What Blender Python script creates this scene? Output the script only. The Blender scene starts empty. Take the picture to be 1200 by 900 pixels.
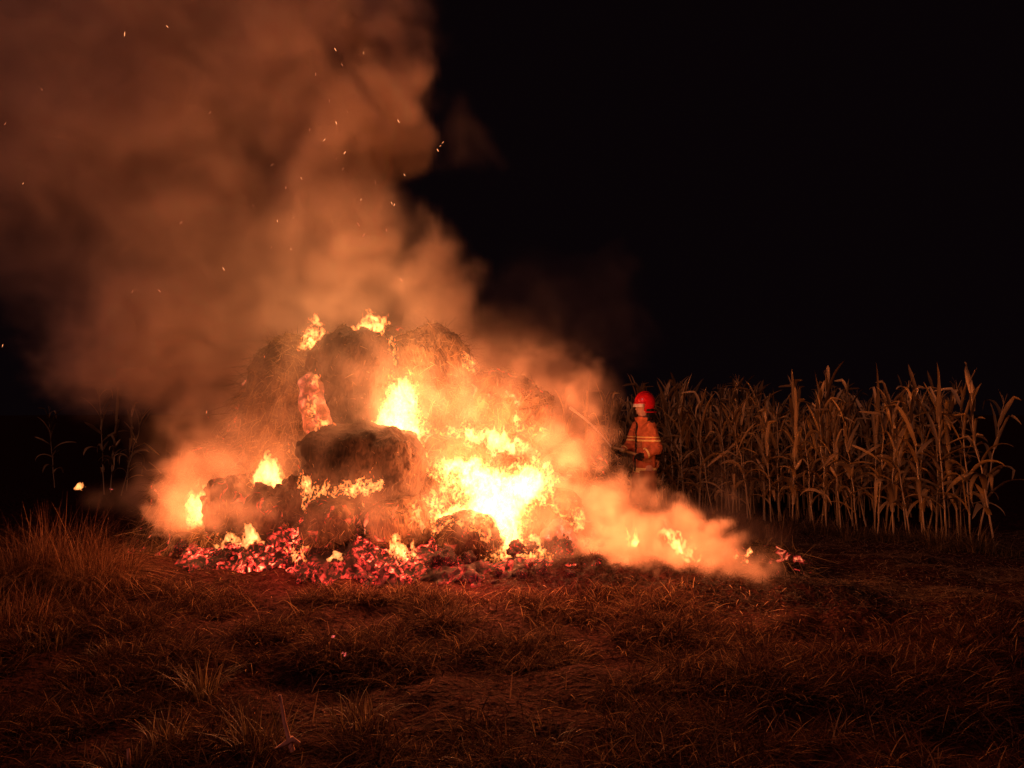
import bpy, math, random
import numpy as np
from mathutils import Vector, Matrix

# ------------------------------------------------------------------ scene, camera, sky, exposure
S = bpy.context.scene
C = S.collection
R = math.radians
rng = np.random.default_rng(7)
random.seed(7)

S.view_settings.view_transform = 'Standard'
S.view_settings.look = 'None'
S.view_settings.gamma = 1
S.view_settings.use_curve_mapping = False
S.view_settings.exposure = 0.0
cy = S.cycles
cy.max_bounces = 8
cy.diffuse_bounces = 2
cy.glossy_bounces = 2
cy.transmission_bounces = 2
cy.volume_bounces = 4
cy.transparent_max_bounces = 48
cy.volume_step_rate = 1.6
cy.volume_max_steps = 512
cy.use_denoising = True
cy.sample_clamp_indirect = 4.0
cy.caustics_reflective = False
cy.caustics_refractive = False

F, CX, CY, PITCH, CAMH = 870.0, 600.0, 450.0, R(2.17), 1.6
cam = bpy.data.objects.new('camera', bpy.data.cameras.new('camera'))
C.objects.link(cam)
cam.location = (0, 0, CAMH)
cam.rotation_euler = (R(90) + PITCH, 0, 0)
cam.data.sensor_width = 36
cam.data.lens = 36 * F / 1200
cam.data.clip_end = 600
S.camera = cam

sun = bpy.data.objects.new('moon', bpy.data.lights.new('moon', 'SUN')); C.objects.link(sun)  # no moonlight: added red fill from behind the camera for grass and corn
sun.data.energy = .42; sun.data.color = (1, .38, .34); sun.data.angle = R(6)
sun.rotation_euler = (R(58), 0, R(-24))

W = bpy.data.worlds.new('World'); S.world = W; W.use_nodes = True
wn = W.node_tree.nodes; wl = W.node_tree.links
sky = wn.new('ShaderNodeTexSky'); sky.sky_type = 'NISHITA'; sky.sun_disc = False
sky.sun_elevation = R(-6); sky.sun_rotation = R(200)
nb = wn['Background']; nb.inputs[1].default_value = 0.05
mixn = wn.new('ShaderNodeMix'); mixn.data_type = 'RGBA'; mixn.blend_type = 'ADD'; mixn.inputs[0].default_value = 1
wl.new(sky.outputs[0], mixn.inputs[6])
mixn.inputs[7].default_value = (0.045, 0.020, 0.030, 1)      # night sky tinted by the fire's glow
wl.new(mixn.outputs[2], nb.inputs[0])

FIRE = 2.15        # overall power of the firelight

# ------------------------------------------------------------------ helpers
def P(px, py, Y):
    """the point of the plane y=Y seen at a pixel of the photograph"""
    u, v = (px - CX) / F, (CY - py) / F
    dy = math.cos(PITCH) - v * math.sin(PITCH); dz = math.sin(PITCH) + v * math.cos(PITCH)
    k = Y / dy
    return np.array([u * k, Y, CAMH + dz * k])

def G(px, py):
    u, v = (px - CX) / F, (CY - py) / F
    dy = math.cos(PITCH) - v * math.sin(PITCH); dz = math.sin(PITCH) + v * math.cos(PITCH)
    k = -CAMH / dz
    return np.array([u * k, dy * k, 0.0])

_g = np.random.default_rng(1234).normal(size=(48, 48, 48, 3)).astype(np.float32)
_g /= np.linalg.norm(_g, axis=-1, keepdims=True); _g = _g.reshape(-1, 3)
_RM = np.array(Matrix.Rotation(0.9, 3, Vector((1, 2, .7)).normalized()), np.float32)
def noise(p, s=0):
    """gradient noise, about -1..1"""
    p = np.asarray(p, np.float32) @ _RM + np.float32(s * 7.31 + 100)
    i = np.floor(p); f = p - i; u = f * f * f * (f * (f * 6 - 15) + 10)
    i = i.astype(np.int32) % 48; j = (i + 1) % 48
    xs = (i[..., 0] * 2304, j[..., 0] * 2304); ys = (i[..., 1] * 48, j[..., 1] * 48); zs = (i[..., 2], j[..., 2])
    out = 0
    for a in (0, 1):
        wa = u[..., 0] if a else 1 - u[..., 0]
        for b in (0, 1):
            wb = wa * (u[..., 1] if b else 1 - u[..., 1])
            for c in (0, 1):
                g = _g[xs[a] + ys[b] + zs[c]]
                out = out + wb * (u[..., 2] if c else 1 - u[..., 2]) * (g[..., 0] * (f[..., 0] - a) + g[..., 1] * (f[..., 1] - b) + g[..., 2] * (f[..., 2] - c))
    return out * np.float32(1.75)
def fbm(p, o=4, s=0, g=0.5):
    v = 0; a = 1.0; t = 0
    for k in range(o):
        v = v + a * noise(np.asarray(p, np.float32) * (2.03 ** k), s + k * 3); t += a; a *= g
    return v / t

def tag(o, label=None, cat=None, group=None, kind=None):
    if label: o['label'] = label
    if cat: o['category'] = cat
    if group: o['group'] = group
    if kind: o['kind'] = kind
    return o

def mesh_np(name, verts, faces, mat=None, smooth=False):
    """faces: (n,3) or (n,4) array"""
    me = bpy.data.meshes.new(name)
    verts = np.ascontiguousarray(verts, np.float32).reshape(-1, 3)
    faces = np.ascontiguousarray(faces, np.int32)
    n, k = faces.shape
    me.vertices.add(len(verts)); me.vertices.foreach_set('co', verts.ravel())
    me.loops.add(n * k); me.loops.foreach_set('vertex_index', faces.ravel())
    me.polygons.add(n); me.polygons.foreach_set('loop_start', np.arange(0, n * k, k, dtype=np.int32))
    if smooth: me.polygons.foreach_set('use_smooth', np.ones(n, bool))
    me.update(calc_edges=True)
    if mat: me.materials.append(mat)
    return me

def link(name, me, parent=None, loc=(0, 0, 0)):
    o = bpy.data.objects.new(name, me); C.objects.link(o)
    o.location = loc
    if parent: o.parent = parent
    return o

def empty(name, loc=(0, 0, 0), rz=0):
    o = bpy.data.objects.new(name, None); C.objects.link(o); o.location = loc; o.rotation_euler[2] = rz
    o.empty_display_size = .1
    return o

import openvdb
def sdf_mesh(name, func, bmin, bmax, vox, mat=None, smooth=True):
    bmin = np.array(bmin, float); bmax = np.array(bmax, float)
    n = np.maximum(4, np.ceil((bmax - bmin) / vox).astype(int))
    ax = [bmin[i] + vox * np.arange(n[i]) for i in range(3)]
    g = np.stack(np.meshgrid(*ax, indexing='ij'), -1).astype(np.float32)
    d = func(g).astype(np.float32)
    d = np.clip(d, -1, 1)
    for a in range(3):
        sl = [slice(None)] * 3
        for e in (0, -1):
            sl[a] = e; d[tuple(sl)] = np.maximum(d[tuple(sl)], vox * .5)
    gr = openvdb.FloatGrid(1.0); gr.copyFromArray(d)
    pts, tris, quads = gr.convertToPolygons(isovalue=0.0)
    f = np.concatenate([tris[:, [0, 1, 2, 2]], quads]) if len(tris) else quads
    v = pts * vox + bmin
    q = v[f]
    vol = np.einsum('ij,ij->i', q[:, 0], np.cross(q[:, 1], q[:, 2])).sum() + np.einsum('ij,ij->i', q[:, 0], np.cross(q[:, 2], q[:, 3])).sum()
    if vol < 0: f = f[:, ::-1]
    return mesh_np(name, v, f, mat, smooth)

def smin(a, b, k):
    h = np.clip(.5 + .5 * (b - a) / k, 0, 1)
    return b + (a - b) * h - k * h * (1 - h)
def ell(p, c, r):
    q = (p - np.array(c, np.float32)) / np.array(r, np.float32)
    return (np.sqrt((q * q).sum(-1)) - 1) * min(r)
def cap(p, a, b, ra, rb):
    a = np.array(a, np.float32); b = np.array(b, np.float32); ab = b - a
    t = np.clip(((p - a) @ ab) / (ab @ ab), 0, 1)
    return np.linalg.norm(p - a - t[..., None] * ab, axis=-1) - (ra + (rb - ra) * t)

# ribbons: bent blades of grass / straw / leaf
def ribbons(root, dirv, side, L, w, bend, segs=3, tip=0.0, mid=None):
    n = len(root); t = np.linspace(0, 1, segs + 1)
    c = root[:, None] + dirv[:, None] * (L[:, None] * t)[..., None] + bend[:, None] * (L[:, None] * t * t)[..., None]
    ww = (1 - (1 - tip) * t ** 2)[None, :, None] * (w[:, None, None] * .5)
    a = c - side[:, None] * ww; b = c + side[:, None] * ww
    v = np.stack([a, b], 2).reshape(n, -1, 3)
    m = (segs + 1) * 2
    base = (np.arange(n) * m)[:, None, None]
    s = np.arange(segs)[None, :, None] * 2
    f = base + s + np.array([0, 1, 3, 2])[None, None, :]
    return v.reshape(-1, 3), f.reshape(-1, 4)
def unit(a): return a / np.maximum(np.linalg.norm(a, axis=-1, keepdims=True), 1e-6)
def joinm(parts):
    vs, fs, k = [], [], 0
    for v, f in parts:
        vs.append(v); fs.append(f + k); k += len(v)
    return np.concatenate(vs), np.concatenate(fs)

# ------------------------------------------------------------------ materials
def newmat(name):
    m = bpy.data.materials.new(name); m.use_nodes = True
    return m, m.node_tree.nodes, m.node_tree.links
def ramp(nodes, stops):
    r = nodes.new('ShaderNodeValToRGB'); e = r.color_ramp.elements
    while len(e) < len(stops): e.new(0.5)
    for k, (p, c) in enumerate(stops):
        e[k].position = p; e[k].color = (*c, 1)
    return r
def mat_plain(name, col, rough=.7, spec=.3, scale=8, var=.35, bump=0.0):
    m, n, l = newmat(name); b = n['Principled BSDF']
    tc = n.new('ShaderNodeTexCoord'); t = n.new('ShaderNodeTexNoise'); t.inputs['Scale'].default_value = scale
    t.inputs['Detail'].default_value = 4
    l.new(tc.outputs['Object'], t.inputs['Vector'])
    lo = tuple(c * (1 - var) for c in col); hi = tuple(min(1, c * (1 + var)) for c in col)
    r = ramp(n, [(.3, lo), (.7, hi)]); l.new(t.outputs[0], r.inputs[0]); l.new(r.outputs[0], b.inputs['Base Color'])
    b.inputs['Roughness'].default_value = rough; b.inputs['Specular IOR Level'].default_value = spec
    if bump:
        bp = n.new('ShaderNodeBump'); bp.inputs['Distance'].default_value = bump; l.new(t.outputs[0], bp.inputs['Height']); l.new(bp.outputs[0], b.inputs['Normal'])
    return m
def mat_blades(name, stops, trans=.3, rough=.6, spec=.3):
    """each blade takes its own shade"""
    m, n, l = newmat(name); b = n['Principled BSDF']; out = n['Material Output']
    g = n.new('ShaderNodeNewGeometry'); r = ramp(n, stops); l.new(g.outputs['Random Per Island'], r.inputs[0])
    l.new(r.outputs[0], b.inputs['Base Color']); b.inputs['Roughness'].default_value = rough
    b.inputs['Specular IOR Level'].default_value = spec
    if trans:
        tr = n.new('ShaderNodeBsdfTranslucent'); l.new(r.outputs[0], tr.inputs[0])
        mx = n.new('ShaderNodeMixShader'); mx.inputs[0].default_value = trans
        l.new(b.outputs[0], mx.inputs[1]); l.new(tr.outputs[0], mx.inputs[2]); l.new(mx.outputs[0], out.inputs[0])
    return m
def mat_ember(name, strength=1.0, lo=.50, hi=.72, patch=2.2, fine=16, base=(.007, .005, .005), hot=(1, .36, .14), cool=(1, .045, .028), off=0.0, plo=.42, phi=.62):
    m, n, l = newmat(name); b = n['Principled BSDF']
    tc = n.new('ShaderNodeTexCoord')
    ma = n.new('ShaderNodeVectorMath'); ma.operation = 'ADD'; ma.inputs[1].default_value = (off, off * 1.7, off * .6)
    l.new(tc.outputs['Object'], ma.inputs[0])
    def nz(scale, det, dist=0):
        t = n.new('ShaderNodeTexNoise'); t.inputs['Scale'].default_value = scale; t.inputs['Detail'].default_value = det
        t.inputs['Distortion'].default_value = dist; l.new(ma.outputs[0], t.inputs['Vector']); return t
    def mr(sock, a, c):
        x = n.new('ShaderNodeMapRange'); x.inputs[1].default_value = a; x.inputs[2].default_value = c; l.new(sock, x.inputs[0]); return x
    A = mr(nz(patch, 2).outputs[0], plo, phi); Bn = nz(fine, 5, .6); B = mr(Bn.outputs[0], lo, hi)
    mu = n.new('ShaderNodeMath'); mu.operation = 'MULTIPLY'; l.new(A.outputs[0], mu.inputs[0]); l.new(B.outputs[0], mu.inputs[1])
    r = ramp(n, [(0, (0, 0, 0)), (.3, tuple(c * .16 for c in cool)), (.65, tuple(c * .8 for c in cool)), (1, hot)]); l.new(mu.outputs[0], r.inputs[0])
    l.new(r.outputs[0], b.inputs['Emission Color']); b.inputs['Emission Strength'].default_value = strength
    r2 = ramp(n, [(.35, base), (.75, tuple(min(1, c * 3 + .01) for c in base))]); l.new(nz(9, 5).outputs[0], r2.inputs[0]); l.new(r2.outputs[0], b.inputs['Base Color'])
    b.inputs['Roughness'].default_value = .9; b.inputs['Specular IOR Level'].default_value = .2
    bp = n.new('ShaderNodeBump'); bp.inputs['Distance'].default_value = .02; bp.inputs['Strength'].default_value = .8
    l.new(Bn.outputs[0], bp.inputs['Height']); l.new(bp.outputs[0], b.inputs['Normal'])
    m.cycles.emission_sampling = 'NONE'
    return m
def mat_straw(name, lo, hi, stretch=(30, 30, 6), bump=.03, ember=0.0):
    m, n, l = newmat(name); b = n['Principled BSDF']
    tc = n.new('ShaderNodeTexCoord'); mp = n.new('ShaderNodeMapping'); mp.inputs['Scale'].default_value = stretch
    l.new(tc.outputs['Object'], mp.inputs[0])
    t = n.new('ShaderNodeTexNoise'); t.inputs['Scale'].default_value = 1.0; t.inputs['Detail'].default_value = 6; t.inputs['Distortion'].default_value = 1.4
    l.new(mp.outputs[0], t.inputs['Vector'])
    r = ramp(n, [(.35, lo), (.68, hi)]); l.new(t.outputs[0], r.inputs[0])
    t2 = n.new('ShaderNodeTexNoise'); t2.inputs['Scale'].default_value = 2.4; t2.inputs['Detail'].default_value = 5
    l.new(tc.outputs['Object'], t2.inputs['Vector'])
    r2 = ramp(n, [(.42, (.10, .09, .085)), (.62, (1, 1, 1))]); l.new(t2.outputs[0], r2.inputs[0])      # scorched patches
    mx = n.new('ShaderNodeMix'); mx.data_type = 'RGBA'; mx.blend_type = 'MULTIPLY'; mx.inputs[0].default_value = .85
    l.new(r.outputs[0], mx.inputs[6]); l.new(r2.outputs[0], mx.inputs[7]); l.new(mx.outputs[2], b.inputs['Base Color'])
    b.inputs['Roughness'].default_value = .85; b.inputs['Specular IOR Level'].default_value = .15
    bp = n.new('ShaderNodeBump'); bp.inputs['Distance'].default_value = bump; l.new(t.outputs[0], bp.inputs['Height']); l.new(bp.outputs[0], b.inputs['Normal'])
    if ember:
        t3 = n.new('ShaderNodeTexNoise'); t3.inputs['Scale'].default_value = 7; t3.inputs['Detail'].default_value = 7; t3.inputs['Distortion'].default_value = 1.2
        l.new(tc.outputs['Object'], t3.inputs['Vector'])
        r3 = ramp(n, [(.60, (0, 0, 0)), (.64, (.5, .03, .02)), (.70, (1, .22, .08)), (.8, (1, .55, .25))]); l.new(t3.outputs[0], r3.inputs[0])
        l.new(r3.outputs[0], b.inputs['Emission Color']); b.inputs['Emission Strength'].default_value = ember
        m.cycles.emission_sampling = 'NONE'
    return m
def mat_flame(name, k=60., col=(1, .42, .11), surf=.25):
    m, n, l = newmat(name); n.remove(n['Principled BSDF']); out = n['Material Output']
    tr = n.new('ShaderNodeBsdfTransparent'); em = n.new('ShaderNodeEmission'); em.inputs[0].default_value = (1, .22, .04, 1); em.inputs[1].default_value = surf
    ad = n.new('ShaderNodeAddShader'); l.new(tr.outputs[0], ad.inputs[0]); l.new(em.outputs[0], ad.inputs[1]); l.new(ad.outputs[0], out.inputs[0])
    ve = n.new('ShaderNodeEmission'); ve.inputs[0].default_value = (*col, 1); ve.inputs[1].default_value = k
    l.new(ve.outputs[0], out.inputs['Volume'])
    m.cycles.emission_sampling = 'NONE'
    return m
def mat_glow(name, col, k):
    m, n, l = newmat(name); n.remove(n['Principled BSDF']); e = n.new('ShaderNodeEmission')
    e.inputs[0].default_value = (*col, 1); e.inputs[1].default_value = k; l.new(e.outputs[0], n['Material Output'].inputs[0])
    m.cycles.emission_sampling = 'NONE'
    return m

M = {}
M['soil'] = mat_plain('soil', (.030, .011, .010), 1.0, .02, 24, .6, .06)
M['grass'] = mat_blades('dry_grass', [(0, (.014, .006, .005)), (.5, (.045, .018, .014)), (.85, (.10, .045, .028)), (1, (.34, .21, .10))], .3, .95, .04)
M['weed'] = mat_blades('dry_weed', [(0, (.04, .018, .011)), (.6, (.14, .065, .036)), (1, (.34, .19, .10))], .3, .95, .04)
M['tuft'] = mat_blades('dry_tuft', [(0, (.03, .018, .009)), (.6, (.10, .06, .028)), (1, (.34, .24, .11))], .3)
M['stubble'] = mat_blades('scorched_stubble', [(0, (.010, .005, .004)), (.6, (.030, .013, .010)), (.93, (.10, .05, .03)), (1, (.40, .27, .16))], .2, .95, .04)
M['straw'] = mat_straw('straw', (.05, .035, .018), (.26, .17, .085), ember=.0)
M['straw_hot'] = mat_straw('smouldering_straw', (.03, .022, .014), (.22, .145, .075), ember=1.1)
M['strand'] = mat_blades('straw_strands', [(0, (.02, .015, .01)), (.35, (.10, .07, .035)), (.8, (.26, .18, .09)), (1, (.42, .31, .17))], .25)
M['bale'] = mat_straw('charred_bale', (.018, .013, .010), (.085, .056, .034), (22, 22, 9), .03, ember=0.0)
M['bale_hot'] = mat_straw('smouldering_bale', (.022, .017, .012), (.10, .07, .04), (22, 22, 9), .03, ember=.7)
M['ember'] = mat_ember('glowing_embers', 2.5, .465, .68, fine=21, plo=.36, phi=.52)
M['char'] = mat_ember('charred_lump', 2.2, .55, .75, 3.2, 20)
M['ash'] = mat_ember('ash_and_char', .9, .62, .75, 2.0, 45, (.012, .009, .008), (1, .35, .15), (1, .10, .05), plo=.5, phi=.7)
M['flame'] = mat_flame('fire', 20, (1, .46, .14))
M['flame_soft'] = mat_flame('thin_fire', 26, (1, .38, .11), .28)
M['stalk'] = mat_blades('corn_stalk', [(0, (.26, .19, .09)), (1, (.50, .38, .20))], 0)
M['leaf'] = mat_blades('corn_leaf', [(0, (.12, .075, .03)), (.5, (.40, .27, .11)), (1, (.75, .54, .25))], .25)

# ------------------------------------------------------------------ ground
PILE = [  # the heaped straw, as rounded masses (centre, radii)
    ((-2.35, 9.1, .75), (1.15, 1.3, 1.62)), ((-1.65, 9.3, .9), (1.15, 1.2, 1.72)), ((-.75, 9.3, .6), (1.2, 1.2, 1.62)),
    ((.25, 8.9, .25), (1.15, 1.1, 1.12)), ((-3.15, 8.5, .2), (.95, 1.0, 1.05)), ((1.2, 8.3, .0), (1.1, .8, .55)),
    ((-1.4, 8.3, .0), (2.3, 1.0, .70)), ((-3.0, 8.2, .0), (1.1, .8, .5)), ((.3, 8.0, .0), (1.4, .8, .62)), ((2.1, 7.7, -.05), (1.0, .6, .36))]
def ridge_h(x, y):
    """the raked-out ridge of burnt straw in front of the fire and to its right"""
    h = np.zeros_like(x)
    for cx, cy_, rx, ry, hh in ((.55, 6.95, 1.3, .42, .12), (1.25, 6.75, .8, .40, .15), (2.0, 6.5, .75, .36, .12), (2.7, 6.3, .5, .3, .07),
                                (-1.9, 7.05, 1.5, .4, .10), (-3.6, 7.2, 1.2, .5, .07)):
        h = h + hh * np.exp(-(((x - cx) / rx) ** 2 + ((y - cy_) / ry) ** 2))
    return h
def hgt(x, y):
    x = np.asarray(x, float); y = np.asarray(y, float)
    p = np.stack([x, y, np.zeros_like(x)], -1)
    near = np.exp(-((x / 14) ** 2 + ((y - 6) / 12) ** 2))
    h = .13 * fbm(p * .7, 3, 5) + .07 * fbm(p * 1.7, 2, 6) * near + .035 * fbm(p * 3.1, 4, 9, .6) * near * 1.3 + .022 * fbm(p * 9, 3, 12, .6) * near
    h = h + .16 * np.exp(-(((x + 4.2) / 1.3) ** 2 + ((y - 6.6) / .9) ** 2))
    h = h - .10 * np.exp(-(((x + 1.2) / 1.3) ** 2 + ((y - 4.6) / .55) ** 2)) - .08 * np.exp(-(((x - .5) / .6) ** 2 + ((y - 5.0) / .3) ** 2))
    return h + ridge_h(x, y) * (1 + .35 * fbm(p * 4, 3, 15))
def axis(lo, hi, flo, fhi, fine, steps):
    a = np.linspace(flo, fhi, int((fhi - flo) / fine))
    k = np.linspace(0, 1, steps + 1)[1:]
    return np.concatenate([(flo - (flo - lo) * k ** 3)[::-1], a, fhi + (hi - fhi) * k ** 3])
gx = axis(-250, 250, -9, 9, .045, 26); gy = axis(-60, 400, 1.5, 12, .045, 26)
X, Y = np.meshgrid(gx, gy, indexing='ij')
V = np.stack([X, Y, hgt(X, Y) + .02 * ridge_h(X, Y) / .2 * noise(np.stack([X, Y, X * 0], -1) * 14)], -1).reshape(-1, 3)
nx_, ny_ = len(gx), len(gy)
I = (np.arange(nx_ - 1)[:, None] * ny_ + np.arange(ny_ - 1)[None]).ravel()
ground = link('ground', mesh_np('ground', V, np.stack([I, I + ny_, I + ny_ + 1, I + 1], 1), M['soil'], True))
tag(ground, 'dark uneven field soil under the dry grass', 'ground', kind='structure')

# ------------------------------------------------------------------ burning heap
def pile_sdf(p):
    w = p + .10 * np.stack([noise(p * 1.7, 1), noise(p * 1.7, 2), noise(p * 1.7, 3)], -1)
    d = None
    for c, r in PILE:
        e = ell(w, c, r); d = e if d is None else smin(d, e, .16)
    q = p * np.array([1, 1, .55], np.float32)
    return d + .12 * fbm(p * 2.4, 4, 21, .6) + .05 * fbm(q * 10, 3, 31)
heap = link('straw_heap', sdf_mesh('straw_heap', pile_sdf, (-4.6, 6.9, -.15), (3.4, 10.9, 3.0), .04, M['straw_hot']))
tag(heap, 'large burning heap of loose straw, the main mound carrying every clump and flame', 'straw heap')

def sample_mesh(me, n, filt=None):
    nv, nf = len(me.vertices), len(me.polygons)
    co = np.empty(nv * 3, np.float32); me.vertices.foreach_get('co', co); co = co.reshape(-1, 3)
    fi = np.empty(nf * 4, np.int32); me.loops.foreach_get('vertex_index', fi); fi = fi.reshape(-1, 4)
    nr = np.empty(nf * 3, np.float32); me.polygons.foreach_get('normal', nr); nr = nr.reshape(-1, 3)
    ar = np.empty(nf, np.float32); me.polygons.foreach_get('area', ar)
    if filt is not None:
        c = co[fi].mean(1); ar = ar * filt(c, nr)
    k = rng.choice(nf, n, p=ar / ar.sum())
    u = rng.random((n, 2)); q = co[fi[k]]
    p = (q[:, 0] * (1 - u[:, :1]) + q[:, 1] * u[:, :1]) * (1 - u[:, 1:]) + (q[:, 3] * (1 - u[:, :1]) + q[:, 2] * u[:, :1]) * u[:, 1:]
    return p, nr[k]
def strands(me, n, lmin, lmax, w, lift=.35, down=.5, filt=None):
    p, nr = sample_mesh(me, n, filt)
    r = unit(rng.normal(size=(n, 3))); r = r - (r * nr).sum(1, keepdims=True) * nr
    d = unit(unit(r) + nr * (lift * rng.random((n, 1)) * 1.6) + np.array([0, 0, -down]) * rng.random((n, 1)))
    L = rng.uniform(lmin, lmax, n) * rng.uniform(.5, 1, n); ww = w * rng.uniform(.5, 1.3, n)
    side = unit(np.cross(d, nr + .3 * rng.normal(size=(n, 3))))
    bend = np.array([0, 0, -.35]) + .35 * rng.normal(size=(n, 3))
    return ribbons(p - nr * .01, d, side, L, ww, bend, 3, .3)
v, f = strands(heap.data, 90000, .06, .30, .007, filt=lambda c, n_: (n_[:, 1] < .4) * 1.0 + .1)
link('loose_straw', mesh_np('loose_straw', v, f, M['strand']), heap)

# bales and clumps lying in the heap
def clump(name, label, cat, c, r, mat, rot=0, vox=.022, box=.22, seed=0, nstr=3000, rough=.06, group=None, sl=.18):
    r = np.array(r, float)
    def fn(p):
        w = p + .12 * r.min() * np.stack([noise(p * 2.4, seed + 1), noise(p * 2.4, seed + 2), noise(p * 2.4, seed + 3)], -1)
        q = np.abs(w / r.astype(np.float32)); ex = 2 + 2 * box
        d = ((q ** ex).sum(-1) ** (1 / ex) - 1) * r.min()
        return d + rough * fbm(p * 5, 4, seed + 7) + rough * .45 * fbm(p * 16, 3, seed + 9, .6)
    me = sdf_mesh(name, fn, -r * 1.25 - .08, r * 1.25 + .08, vox, mat)
    o = link(name, me, None, tuple(c)); o.rotation_euler = (0, R(rot), R(random.uniform(-15, 15)))
    if nstr:
        v, f = strands(me, nstr, .04, sl, .005, .25, .3)
        link('loose_straw', mesh_np('loose_straw', v, f, M['strand']), o)
    return tag(o, label, cat, group)
def at(px, py, Y_): return P(px, py, Y_)
clump('straw_bale', 'biggest smooth dark boulder-like bale in the middle of the fire, flames licking under it', 'straw bale', at(424, 546, 7.55), (.63, .42, .41), M['bale'], 3, box=.4, seed=11, nstr=1200, sl=.07)
clump('straw_bale', 'large dark slab of bale high in the heap under the two top flame tufts', 'straw bale', at(413, 445, 7.95), (.45, .4, .57), M['bale'], 12, box=.4, seed=22, nstr=1500, sl=.1)
clump('straw_bale', 'tall shaggy straw bale forming the left shoulder of the heap', 'straw bale', at(332, 475, 8.05), (.40, .45, .76), M['straw'], 12, box=.2, seed=33, nstr=9000, sl=.25)
clump('straw_bale', 'hazy straw bale at the upper right shoulder of the heap', 'straw bale', at(495, 440, 8.25), (.55, .4, .50), M['straw'], -20, box=.3, seed=44, nstr=6000, sl=.22)
clump('straw_clump', 'rounded dark clump just under the biggest bale, left one of that pair', 'straw clump', at(388, 612, 7.2), (.27, .26, .23), M['bale_hot'], 0, seed=55, nstr=1200, sl=.14, rough=.10)
clump('straw_clump', 'broad brown clump beside the slim flame under the biggest bale', 'straw clump', at(466, 614, 7.25), (.32, .28, .24), M['straw_hot'], -10, seed=66, nstr=1000, sl=.1)
clump('straw_clump', 'upright dark pointed clump left of the biggest bale', 'straw clump', at(344, 585, 7.3), (.16, .2, .25), M['bale'], 8, seed=77, nstr=500, sl=.12, rough=.10)
clump('straw_clump', 'dark cone-shaped clump in front of the left bright flame', 'straw clump', at(308, 602, 7.2), (.17, .18, .24), M['bale_hot'], 0, seed=88, nstr=500, sl=.12, rough=.10)
clump('straw_clump', 'smoke-veiled brown clump between the two left flames', 'straw clump', at(272, 592, 7.35), (.23, .22, .27), M['bale_hot'], 0, seed=99, nstr=900, sl=.12, rough=.11)
clump('straw_clump', 'brown clump arching out of the lowest part of the white-hot fire', 'straw clump', at(545, 628, 7.25), (.30, .25, .24), M['bale_hot'], 0, seed=110, nstr=1200)
clump('straw_clump', 'ragged flame-fringed clump at mid height right of the biggest bale', 'straw clump', at(528, 535, 7.9), (.42, .3, .26), M['straw_hot'], 14, seed=121, nstr=3500, sl=.2)
clump('straw_clump', 'brown clump at the right shoulder below the small broken flames', 'straw clump', at(598, 475, 8.15), (.5, .4, .34), M['straw_hot'], 25, seed=132, nstr=4000, sl=.2)
clump('straw_clump', 'smouldering clump between the white-hot fire and the ember patch at right', 'straw clump', at(640, 600, 7.6), (.34, .3, .26), M['straw_hot'], 10, seed=143, nstr=1800)
glow1 = clump('smouldering_slab', 'narrow pinkish glowing slab wedged left of the big dark bales', 'smouldering straw', at(370, 478, 7.62), (.16, .11, .36),
      mat_ember('glowing_straw', .75, .42, .75, 3, 14, (.12, .06, .04), (1, .50, .18), (.9, .17, .09), plo=.1, phi=.4), -14, seed=154, nstr=900, rough=.03, sl=.12)
clump('smouldering_slab', 'pinkish patch of glowing straw at the right of the fire under the ragged flame', 'smouldering straw', at(655, 630, 7.3), (.14, .10, .16),
      mat_ember('glowing_straw_pale', 1.0, .45, .7, 4, 22, (.10, .05, .04), (1, .35, .22), (.9, .12, .09), plo=.2, phi=.5), -24, seed=165, nstr=400)

# ember bed and lumps
def bed_sdf(p):
    d = p[..., 2] * 0 + 9
    for px, py, Yd, rx, ry, rz in ((255, 640, 7.3, .45, .35, .28), (320, 625, 7.3, .42, .36, .46), (330, 650, 7.15, .5, .25, .30), (400, 652, 7.08, .5, .28, .28), (362, 610, 7.3, .26, .22, .60), (430, 640, 7.1, .3, .25, .42), (470, 655, 6.98, .5, .28, .24),
                                   (540, 662, 6.9, .45, .3, .22), (620, 660, 6.95, .5, .3, .22), (690, 668, 6.95, .45, .3, .2), (380, 630, 7.2, .35, .25, .4), (500, 636, 7.2, .5, .3, .34)):
        c = P(px, py, Yd); d = smin(d, ell(p, (c[0], Yd, 0.0), (rx, ry, rz)), .08)
    return d + .11 * fbm(p * 5, 4, 70, .65) + .05 * (np.abs(noise(p * 12, 75)) - .3)
bed = link('ember_bed', sdf_mesh('ember_bed', bed_sdf, (-3.6, 6.3, -.15), (1.6, 7.9, .8), .024, M['ember']))
tag(bed, 'bed of red glowing embers along the foot of the fire', 'embers', kind='stuff')
lump_meshes = []
for k in range(8):
    def fn(p, k=k):
        q = p * np.array([1, 1, 1.25], np.float32)
        return np.linalg.norm(q, axis=-1) - .70 + .75 * fbm(p * 1.7, 4, 200 + k * 5, .6)
    lump_meshes.append(sdf_mesh('ember_lump', fn, (-1.2,) * 3, (1.2,) * 3, .11, mat_ember('lump_%s' % 'abcdefgh'[k], 2.2, .48, .74, 1.1, 3.2, off=k * 9.7) if k % 2 else M['char']))
occ = []
def lump(c, s, label, group='charred lumps along the foot of the fire'):
    o = link('ember_lump', random.choice(lump_meshes), None, tuple(c)); o.scale = (s * random.uniform(.8, 1.3), s, s * random.uniform(.7, 1.1))
    o.rotation_euler = (random.uniform(0, 6), random.uniform(0, 6), random.uniform(0, 6))
    tag(o, label, 'ember lump', group); return o
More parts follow.
